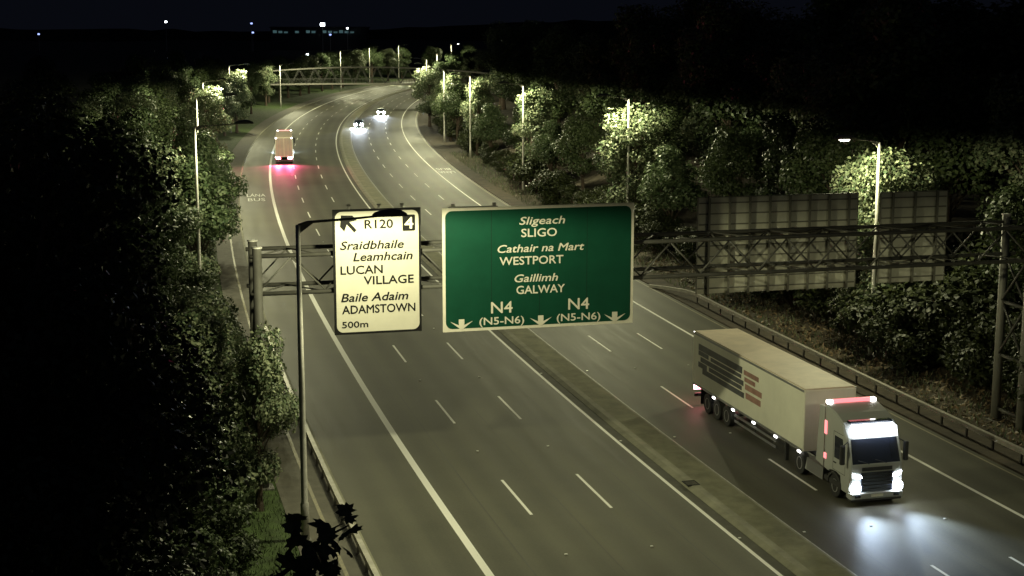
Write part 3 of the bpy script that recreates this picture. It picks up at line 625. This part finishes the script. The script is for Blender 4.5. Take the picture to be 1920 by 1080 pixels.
# two signs for the opposite carriageway, seen from behind
def back_sign(label, o0, o1, z0, z1, nv):
    r, w, h = sign_frame(label, o0, o1, z0, z1, GS+DY+.42)
    MB().box(-w/2, w/2, -.02, .02, 0, h).build('panel', M['alu_back'], r)
    for i in range(nv):
        x = -w/2+w*(i+.5)/nv; b = MB(); b.box(x-.055, x+.055, -.20, -.19, -.03, h+.03); b.box(x-.008, x+.008, -.19, -.021, -.03, h+.03); b.build('upright', M['alu_rib'], r)
    for i in range(9):
        z = h*(i+.5)/9; MB().box(-w/2+.05, w/2-.05, -.07, -.022, z-.03, z+.03).build('stiffener', M['alu_rib'], r)
    for x0, x1 in ((-w/2-.03, -w/2-.001), (w/2+.001, w/2+.03)): MB().box(x0, x1, -.06, .04, 0, h).build('edge', M['alu_rib'], r)
    MB().box(-w/2-.03, w/2+.03, -.06, .04, h+.001, h+.035).build('edge', M['alu_rib'], r)
back_sign('wide grey back of a sign facing oncoming traffic, left of the lamp post', 3.62, 11.96, 7.32, 11.96, 8)
back_sign('narrow grey back of a sign facing oncoming traffic, right of the lamp post', 13.21, 16.85, 7.45, 11.94, 3)

# ------------------------------------------------------------------ footbridge far down the road
BS = 392.0
fb = thing('footbridge', 'long arched steel truss footbridge crossing the far end of the road', 'footbridge', P(BS, 0), -hd(BS))
B0, B1 = -34.0, 34.0
def ztop(o): return 9.75-1.9*((o-1)/34)**2
def zbot(o): return 5.15+.35*(1-((o-1)/34)**2)
nb = 17; xs = [B0+(B1-B0)*i/nb for i in range(nb+1)]
for dy in (-1.3, 1.3):
    MB().tube([(x, dy, ztop(x)) for x in xs], .17, 6).build('top_chord', M['bridge_rail'], fb); MB().tube([(x, dy, zbot(x)) for x in xs], .2, 6).build('bottom_chord', M['bridge_rail'], fb)
    for i in range(nb):
        a, b = xs[i], xs[i+1]; m = (a+b)/2
        MB().tube([(a, dy, zbot(a)), (m, dy, ztop(m))], .07, 5).build('diagonal', M['bridge'], fb); MB().tube([(m, dy, ztop(m)), (b, dy, zbot(b))], .07, 5).build('diagonal', M['bridge'], fb)
    b = MB(); b.tube([(x, dy*.93, zbot(x)+1.35) for x in xs], .05, 5); b.build('handrail', M['bridge'], fb)
    q = MB()
    for k in range(int((B1-B0)/.7)): x = B0+k*.7; q.box(x-.02, x+.02, dy*.93-.02, dy*.93+.02, zbot(x), zbot(x)+1.35)
    tag(q.build('balusters', M['bridge'], fb), kind='stuff')
q = MB()
for i in range(nb):
    a, b = xs[i], xs[i+1]; q.add([(a, -1.3, zbot(a)+.05), (b, -1.3, zbot(b)+.05), (b, 1.3, zbot(b)+.05), (a, 1.3, zbot(a)+.05), (a, -1.3, zbot(a)-.15), (b, -1.3, zbot(b)-.15), (b, 1.3, zbot(b)-.15), (a, 1.3, zbot(a)-.15)], [(0,1,2,3), (4,7,6,5), (0,4,5,1), (3,2,6,7)])
q.build('deck', M['concrete'], fb)
for x in (B0+2, B1-2): MB().box(x-.5, x+.5, -1.2, 1.2, 0, zbot(x)-.2).build('pier', M['concrete'], fb)

# ------------------------------------------------------------------ vehicles
wm = MB(); wm.tube([(-.14, 0, 0), (-.13, 0, 0), (.13, 0, 0), (.14, 0, 0)], [.44, .5, .5, .44], 20); WT = wm.mesh('tyre'); WT.materials.append(M['tyre'])
wr = MB(); wr.tube([(.10, 0, 0), (.145, 0, 0), (.12, 0, 0)], [.30, .29, .14], 16); WR = wr.mesh('rim'); WR.materials.append(M['rim'])
def wheel(root, x, y, r, side):
    t = link('wheel', WT, None, root); t.location = (x, y, r); k = r/.5; t.scale = (k*side*1.15, k, k); link('rim', WR, None, t); return t
def spot(root, name, loc, aim, col, watts, size, blend=.5, rad=.08):
    ld = bpy.data.lights.new(name, 'SPOT'); ld.energy = watts; ld.color = col; ld.spot_size = math.radians(size); ld.spot_blend = blend; ld.shadow_soft_size = rad
    o = bpy.data.objects.new(name, ld); COL.objects.link(o); o.parent = root; o.location = loc
    o.rotation_euler = (Vector(aim)-Vector(loc)).to_track_quat('-Z', 'Y').to_euler(); return o
def disc(name, m, root, x, y, z, rx, rz, dy=.04):
    pts = [(x+rx*math.cos(2*PI*k/14), z+rz*math.sin(2*PI*k/14)) for k in range(14)]
    return MB().prism(pts, y-dy, y+dy, 'y').build(name, m, root)
def lorry(label, loc, rz, near, L=13.6):
    """local +Y is the way it drives; rear of the trailer at y=0"""
    t = thing('articulated_lorry', label, 'lorry', loc, rz); hw = 1.275
    # trailer
    MB().bbox(-hw, hw, 0, L, 1.12, 3.96, .05).build('trailer_body', M['trailer'], t)
    MB().bbox(-hw+.05, hw-.05, .05, L-.05, 3.95, 4.02, .02).build('trailer_roof', M['roof'] if near else M['roof_pink'], t)
    for x in (-.5, .5): MB().box(x-.08, x+.08, .3, L+1.2, .85, 1.115).build('chassis_rail', M['chassis'], t)
    for y in (2.1, 3.4, 4.7):
        MB().tube([(-1.0, y, .52), (1.0, y, .52)], .08, 8).build('axle', M['chassis'], t)
        for sd in (-1, 1): wheel(t, sd*1.08, y, .52, sd)
    for sd in (-1, 1):
        for z in (.52, .82): MB().box(sd*1.22-.02, sd*1.22+.02, 5.7, 10.6, z-.055, z+.055).build('side_guard', M['rim'], t)
        for y in (6.2, 8.2, 10.2): MB().box(sd*1.19-.02, sd*1.19+.02, y-.03, y+.03, .45, 1.115).build('guard_post', M['chassis'], t)
        for k in range(6): MB().bbox(sd*(hw+.004)-.03, sd*(hw+.004)+.03, .35+k*2.55, .62+k*2.55, 1.02, 1.10, .01).build('side_marker_light', M['marker'], t)
        MB().box(sd*1.0-.08, sd*1.0+.08, 11.3, 11.45, .1, 1.0).build('landing_leg', M['chassis'], t)
        MB().box(sd*1.05-.17, sd*1.05+.17, 1.1, 1.13, .25, 1.1).build('mudflap', M['chassis'], t)
    for sd in (-1, 1):
        for z0, z1 in ((1.12, 1.24), (3.86, 3.965)): MB().box(min(sd*hw, sd*(hw+.012)), max(sd*hw, sd*(hw+.012)), .05, L-.05, z0, z1).build('edge_rail', M['rim'], t)
        for k in range(1, 11): MB().box(min(sd*hw, sd*(hw+.003)), max(sd*hw, sd*(hw+.003)), k*L/11-.008, k*L/11+.008, 1.25, 3.85).build('panel_seam', M['trailer'], t)
    # rear
    for sd in (-1, 1):
        d = MB(); d.box(min(sd*.02, sd*1.2), max(sd*.02, sd*1.2), -.03, .06, 1.2, 3.88); dr = d.build('rear_door', M['trailer'] if near else M['door_brown'], t)
        for x in (.3, .8): MB().tube([(sd*x, -.06, 1.25), (sd*x, -.06, 3.8)], .025, 6).build('lock_rod', M['rim'], dr)
        MB().bbox(sd*.85-.33, sd*.85+.33, -.06, 0, .78, 1.08, .02).build('tail_light', M['tail'], t)
        MB().bbox(sd*1.14-.09, sd*1.14+.09, -.05, .02, 3.80, 3.97, .02).build('top_marker_light', M['marker'], t)
    MB().box(-1.2, 1.2, .1, .22, .45, .62).build('underrun_bar', M['chassis'], t)
    # tractor
    F = L+4.5                                               # front of the cab
    prof = [(F-.1, .45), (F, .6), (F+.02, 1.35), (F-.06, 1.75), (F-.42, 2.85), (F-.62, 3.05), (F-.9, 3.42), (F-1.5, 3.66), (F-2.35, 3.86), (F-2.5, 3.84), (F-2.5, 1.0), (F-2.05, .95), (F-1.95, 1.05), (F-1.35, 1.15), (F-.85, 1.05), (F-.75, .45)]
    cb = MB(); n = len(prof); rows = []
    for x, k in ((-1.235, .07), (-1.16, 0), (1.16, 0), (1.235, .07)):
        cy, cz = F-1.3, 2.1
        rows.append([(x, y+(cy-y)*k, z+(cz-z)*k*.6) for y, z in prof])
    cb.v = [q for r in rows for q in r]
    for i in range(3):
        for j in range(n): cb.f.append((i*n+j, i*n+(j+1) % n, (i+1)*n+(j+1) % n, (i+1)*n+j))
    cb.f.append(tuple(range(n))); cb.f.append(tuple(3*n+i for i in range(n)))
    cab = cb.build('cab', M['cab'], t)
    ws = MB(); ws.add([(-1.10, F-.045, 1.80), (1.10, F-.045, 1.80), (1.06, F-.385, 2.80), (-1.06, F-.385, 2.80), (-1.10, F-.10, 1.80), (1.10, F-.10, 1.80), (1.06, F-.44, 2.80), (-1.06, F-.44, 2.80)], [(0,1,2,3), (4,7,6,5), (0,4,5,1), (1,5,6,2), (2,6,7,3), (3,7,4,0)])
    w = ws.build('windscreen', M['glass'], t)
    for x in (-.45, .35): MB().tube([(x, F-.02, 1.79), (x+.5, F-.075, 1.95)], .015, 5).build('wiper', M['chassis'], w)
    for sd in (-1, 1):
        sw = MB(); sw.prism([(F-.55, 1.75), (F-.78, 2.72), (F-1.5, 2.72), (F-1.5, 1.75)], sd*1.232 if sd > 0 else -1.245, sd*1.245 if sd > 0 else -1.232, 'x'); sw.build('side_window', M['glass'], t)
        m_ = MB(); m_.bbox(sd*1.48-.11, sd*1.48+.11, F-.38, F-.22, 1.75, 2.6, .04); mi = m_.build('mirror', M['chassis'], t)
        MB().tube([(sd*1.2, F-.4, 2.7), (sd*1.48, F-.3, 2.55)], .025, 6).build('mirror_arm', M['chassis'], mi)
        MB().box(sd*1.0-.24, sd*1.0+.24, F-2.35, F-.95, .52, .75).build('step', M['chassis'], t)
        MB().box(sd*1.05-.2, sd*1.05+.2, F-4.1, F-2.6, .45, 1.0).build('fuel_tank', M['rim'], t)
    for sd in (-1, 1):
        a0, a1 = sorted((sd*1.20, sd*1.235))
        MB().prism([(F-3.25, 1.15), (F-2.53, 1.05), (F-2.53, 3.75), (F-3.0, 3.70)], a0, a1, 'x').build('side_deflector', M['cab'], t)
        MB().prism([(F-4.3, .42), (F-2.55, .42), (F-2.55, .98), (F-4.1, .98)], a0, a1, 'x').build('side_skirt', M['cab'], t)
        e0, e1 = sorted((sd*1.236, sd*1.240))
        for y0, y1, z0, z1 in ((F-1.62, F-1.60, 1.2, 2.9), (F-.50, F-.48, 1.2, 1.75), (F-1.60, F-.50, 1.2, 1.22), (F-1.60, F-.75, 2.88, 2.90)): MB().box(e0, e1, y0, y1, z0, z1).build('door_seam', M['chassis'], t)
        h0, h1 = sorted((sd*1.236, sd*1.275)); MB().box(h0, h1, F-1.52, F-1.30, 1.52, 1.57).build('door_handle', M['chassis'], t)
        w0, w1 = sorted((sd*1.15, sd*1.27))
        arch = [(F-1.4+.66*math.cos(PI*k/8), .50+.62*math.sin(PI*k/8)) for k in range(9)] + [(F-1.4+.56*math.cos(PI*k/8), .50+.52*math.sin(PI*k/8)) for k in range(8, -1, -1)]
        MB().prism(arch, w0, w1, 'x').build('wheel_arch', M['chassis'], t)
        MB().bbox(sd*.9-.14, sd*.9+.14, F+.09, F+.13, .36, .48, .02).build('fog_lamp', M['glass'], t)
        MB().bbox(sd*1.21-.02, sd*1.21+.02, F-.25, F-.05, 1.0, 1.1, .01).build('indicator', M['mark_red'], t)
    MB().box(-.28, .28, F+.10, F+.12, .38, .49).build('number_plate', M['trailer'], t)
    MB().bbox(-1.18, 1.18, F-.3, F+.06, .18, .285, .03).build('lower_lip', M['chassis'], t)
    MB().box(-.70, .70, F+.01, F+.03, 1.50, 1.66).build('front_panel', M['chassis'], t)
    g = MB(); g.box(-.74, .74, F-.0, F+.05, .62, 1.45); gr = g.build('grille', M['glass'], t)
    for k in range(5): MB().box(-.72, .72, F+.05, F+.065, .72+k*.15, .75+k*.15).build('grille_bar', M['chassis'], gr)
    MB().bbox(-1.22, 1.22, F-.35, F+.10, .28, .58, .05).build('bumper', M['cab'], t)
    for y in (F-1.4, F-4.0-.9):
        for sd in (-1, 1): wheel(t, sd*1.06, y, .51, sd)
    for sd in (-1, 1):
        MB().bbox(sd*.98-.22, sd*.98+.22, F+.0, F+.12, .62, .92, .05).build('headlight', M['head'], t)
        q = MB(); q.add([(sd*.72, F+.06, 1.20), (sd*1.12, F+.04, 1.28), (sd*1.14, F+.03, 1.42), (sd*.74, F+.05, 1.30), (sd*.72, F-.03, 1.20), (sd*1.12, F-.03, 1.28), (sd*1.14, F-.03, 1.42), (sd*.74, F-.03, 1.30)], [(0,1,2,3), (4,7,6,5), (0,4,5,1), (1,5,6,2), (2,6,7,3), (3,7,4,0)]); q.build('upper_lamp', M['head'], t)
    lb = MB(); lb.prism([(F-.36, 2.86), (F-.16, 2.92), (F-.26, 3.32), (F-.62, 3.38)], -.98, .98, 'x'); lb.build('lit_name_board', M['lightbox'], t)
    MB().bbox(-1.0, 1.0, F-.98, F-.66, 3.36, 3.50, .04).build('visor', M['glass'], t)
    rb = MB(); rb.bbox(-.92, .92, F-2.62, F-2.44, 3.86, 4.02, .03); rbo = rb.build('roof_light_bar', M['markred'], t)
    for sd in (-1, 1):
        MB().bbox(sd*1.04-.11, sd*1.04+.11, F-2.66, F-2.42, 3.84, 4.0, .03).build('marker_light', M['marker'], rbo)
        for z0, z1 in ((2.55, 3.15), (1.45, 1.7)): MB().bbox(sd*1.245-.02, sd*1.245+.02, F-2.47, F-2.25, z0, z1, .01).build('red_side_lamp', M['markred'], t)
    if near:
        # the side marking is unreadable in the photo: long smeared bars, dark at the rear and red towards the front
        X0, X1 = hw+.001, hw+.006
        def mk(name, m, rects):
            for y0, y1, z0, z1 in rects: MB().box(X0, X1, y0, y1, z0, z1).build(name, m, t)
        mk('side_marking', M['mark_dark'], [(.8, 6.6, 3.14, 3.48), (.8, 2.2, 2.88, 3.12), (2.5, 6.5, 2.88, 3.08), (1.1, 6.8, 2.56, 2.82), (.8, 2.0, 2.24, 2.52), (2.3, 6.6, 2.30, 2.52), (1.4, 6.9, 1.96, 2.24)])
        mk('side_marking', M['mark_red'], [(6.8, 8.6, 3.16, 3.40), (6.9, 8.2, 2.84, 3.06), (7.0, 9.0, 2.46, 2.74), (7.1, 8.9, 2.02, 2.32)])
        for sd in (-1, 1): spot(t, 'headlight_beam', (sd*.98, F+.25, .8), (sd*1.6, F+30, -1.0), (.62, .78, 1.0), 4200, 58, 1.0, .3)
    else:
        for sd in (-1, 1):
            spot(t, 'tail_light_glow', (sd*.85, -.2, .95), (sd*1.0, -8, -.1), (1, .10, .25), 4600, 140, .9)
            spot(t, 'headlight_beam', (sd*.98, F+.25, .8), (sd*1.1, F+14, -.2), (.6, .78, 1.0), 3500, 80, .7)
    return t
lorry('cream articulated lorry with bright headlights driving towards the camera in the right lanes', P(77.2, 7.52), -hd(69)+PI, True)
lorry('far lorry seen from behind, glowing red tail lights, in the left carriageway', P(224.5, -8.35), -hd(233), False)
def car(label, loc, rz, paint, watts):
    t = thing('oncoming_car', label, 'car', loc, rz)
    body = [(2.1, .28), (2.18, .5), (2.1, .78), (1.1, .98), (.35, 1.42), (-.9, 1.46), (-1.7, 1.08), (-2.1, 1.0), (-2.15, .45), (-2.05, .28)]
    cb = MB(); n = len(body)
    rows = [[(x, y*(1-k*.06), .28+(z-.28)*(1-k*.0)) if z < 1.1 else (x*(.82 if abs(x) > .7 else 1), y, z) for y, z in body] for x, k in ((-.88, 1), (-.78, 0), (.78, 0), (.88, 1))]
    cb.v = [q for r in rows for q in r]
    for i in range(3):
        for j in range(n): cb.f.append((i*n+j, i*n+(j+1) % n, (i+1)*n+(j+1) % n, (i+1)*n+j))
    cb.f.append(tuple(range(n))); cb.f.append(tuple(3*n+i for i in range(n))); cb.build('body', M[paint], t)
    q = MB(); q.add([(-.70, 1.04, 1.03), (.70, 1.04, 1.03), (.64, .42, 1.40), (-.64, .42, 1.40)], [(0, 1, 2, 3)]); q.build('windscreen', M['glass'], t)
    for sd in (-1, 1):
        q = MB(); q.prism([(.85, 1.02), (.33, 1.36), (-.85, 1.38), (-1.4, 1.06)], sd*.90, sd*.885, 'x'); q.build('side_window', M['glass'], t)
        for y in (1.3, -1.35): wheel(t, sd*.78, y, .33, sd)
        MB().bbox(sd*.62-.27, sd*.62+.27, 2.0, 2.22, .50, .86, .05).build('headlight', M['head_far'], t)
        MB().bbox(sd*.66-.10, sd*.66+.10, 2.1, 2.22, .34, .46, .02).build('fog_light', M['head_far'], t)
        spot(t, 'headlight_beam', (sd*.64, 2.3, .68), (sd*.7, 16, -.3), (.78, .88, 1.0), watts, 46, 1.0)
    MB().box(-.5, .5, 2.14, 2.2, .42, .55).build('grille', M['chassis'], t)
    return t
car('nearer oncoming car with blue-white headlights beside the median', P(306.5, 3.95), -hd(305)+PI, 'car_dark', 7000)
car('farther oncoming car with glaring white headlights in the middle lane', P(349.5, 7.5), -hd(348)+PI, 'car_grey', 9000)

# ------------------------------------------------------------------ distant lights and buildings
def pix(px, py, d): return Vector(((px-960)/2800*d, d, 20-d*math.tan(math.atan((py-540)/2800.)+math.atan(490/2800.))))
def far_lamp(label, px, py, d, r, m):
    p = pix(px, py, d); t = thing('floodlight_mast', label, 'light mast', (p.x, p.y, 0))
    MB().tube([(0, 0, 0), (0, 0, p.z)], [.3, .15], 8).build('mast', M['steel'], t)
    MB().bbox(-r*1.1, r*1.1, -.3, .3, p.z-r*.8, p.z+r*.8, r*.3).build('lamp_head', M[m], t)
far_lamp('brightest distant white light on a tall mast on the horizon', 610, 46, 1250, 1.7, 'far_white')
far_lamp('small distant white light right of the brightest mast', 656, 53, 1250, .75, 'far_white')
far_lamp('distant white light alone in the dark sky at upper left', 321, 41, 1250, .9, 'far_white')
far_lamp('upper of two faint bluish lights left of the far building', 479, 44, 1250, .8, 'far_blue')
far_lamp('lower of two faint bluish lights left of the far building', 481, 61, 1250, .8, 'far_blue')
far_lamp('faint bluish light at the far left of the skyline', 85, 64, 1250, .8, 'far_blue')
far_lamp('faint bluish light just below the brightest mast', 624, 65, 1250, .8, 'far_blue')
far_lamp('lone white light over the trees left of the footbridge lamps', 581, 102, 640, .45, 'far_white')
p0 = pix(514, 66, 1300); fbld = thing('far_building', 'low pale building faintly lit teal on the horizon', 'building', (p0.x, p0.y, 0))
wlen = (690-514)/2800*1300; h0 = pix(514, 52, 1300).z
MB().box(0, wlen, 0, 30, 0, h0).build('wall', M['building'], fbld); MB().box(-1, wlen+1, -1, 31, h0+.01, h0+.8).build('roof', M['chassis'], fbld)
for i in range(16):
    x = 2+i*(wlen-6)/16
    if i in (3, 5, 8, 15): continue
    MB().box(x, x+3.2, -.25, -.02, h0-4.5, h0-2.2-(i % 3)*.5).build('window', M['far_win'], fbld)

# ------------------------------------------------------------------ sycamore beside the camera: dark leaves at the bottom edge
ny = thing('sycamore', 'dark sycamore twig with broad lobed leaves at the bottom edge, close to the camera', 'tree', (-4.6, 7.6, 0))
def pl(px, py, d): return pix(px, py, d) - Vector((-4.6, 7.6, 0))
stem = [Vector((0, 0, -.2)), Vector((.1, 0, 8)), Vector((.2, .1, 14)), Vector((.6, .2, 15.4))]
MB().tube(stem, [.2, .16, .10, .06], 8).build('trunk', M['bark'], ny)
br = [stem[-1], pl(250, 1230, 8.4), pl(430, 1130, 8.5), pl(530, 1060, 8.6), pl(590, 1010, 8.7), pl(640, 985, 8.8)]
MB().tube(br, [.05, .035, .022, .014, .009, .005], 6).build('branch', M['bark'], ny)
lobes = [(0, -.55), (.10, -.42), (.42, -.52), (.36, -.30), (.62, -.10), (.46, .04), (.50, .34), (.24, .26), (.18, .44), (0, .74), (-.18, .44), (-.24, .26), (-.50, .34), (-.46, .04), (-.62, -.10), (-.36, -.30), (-.42, -.52), (-.10, -.42)]
LMS = []
for k in range(3):
    r = random.Random(k+40); b = MB(); pts = [(x*r.uniform(.9, 1.1)*.11, y*r.uniform(.9, 1.1)*.11, -abs(x)*.03*k-.02*y*y) for x, y in lobes]
    b.v = [(0, 0, 0)]+pts; nn = len(pts); b.f = [(0, 1+i, 1+(i+1) % nn) for i in range(nn)]; me = b.mesh('leaf'); me.materials.append(LEAF[0]); LMS.append(me)
lr = random.Random(5)
spots_ = [(540, 1010), (535, 965), (560, 1030), (575, 1045), (600, 1000), (590, 985), (615, 985), (640, 975), (650, 990), (625, 1000), (605, 1030), (635, 1035), (590, 1060), (560, 1065), (610, 1060), (530, 1050), (500, 1070), (545, 1080), (480, 1085), (520, 1090), (575, 1015), (620, 1020), (585, 1030), (555, 1050), (600, 1075), (570, 1085), (632, 960), (460, 1100), (440, 1120), (500, 1095), (528, 985)]
for px, py in spots_:
    o = link('leaf', LMS[lr.randrange(3)], None, ny); o.location = pl(px+lr.uniform(-6, 6), py+lr.uniform(-5, 5), 8.6+lr.uniform(-.25, .25))
    o.rotation_euler = (lr.uniform(.2, 1.3), lr.uniform(-.5, .5), lr.uniform(0, 6.28)); k = lr.uniform(.75, 1.35); o.scale = (k, k, k)
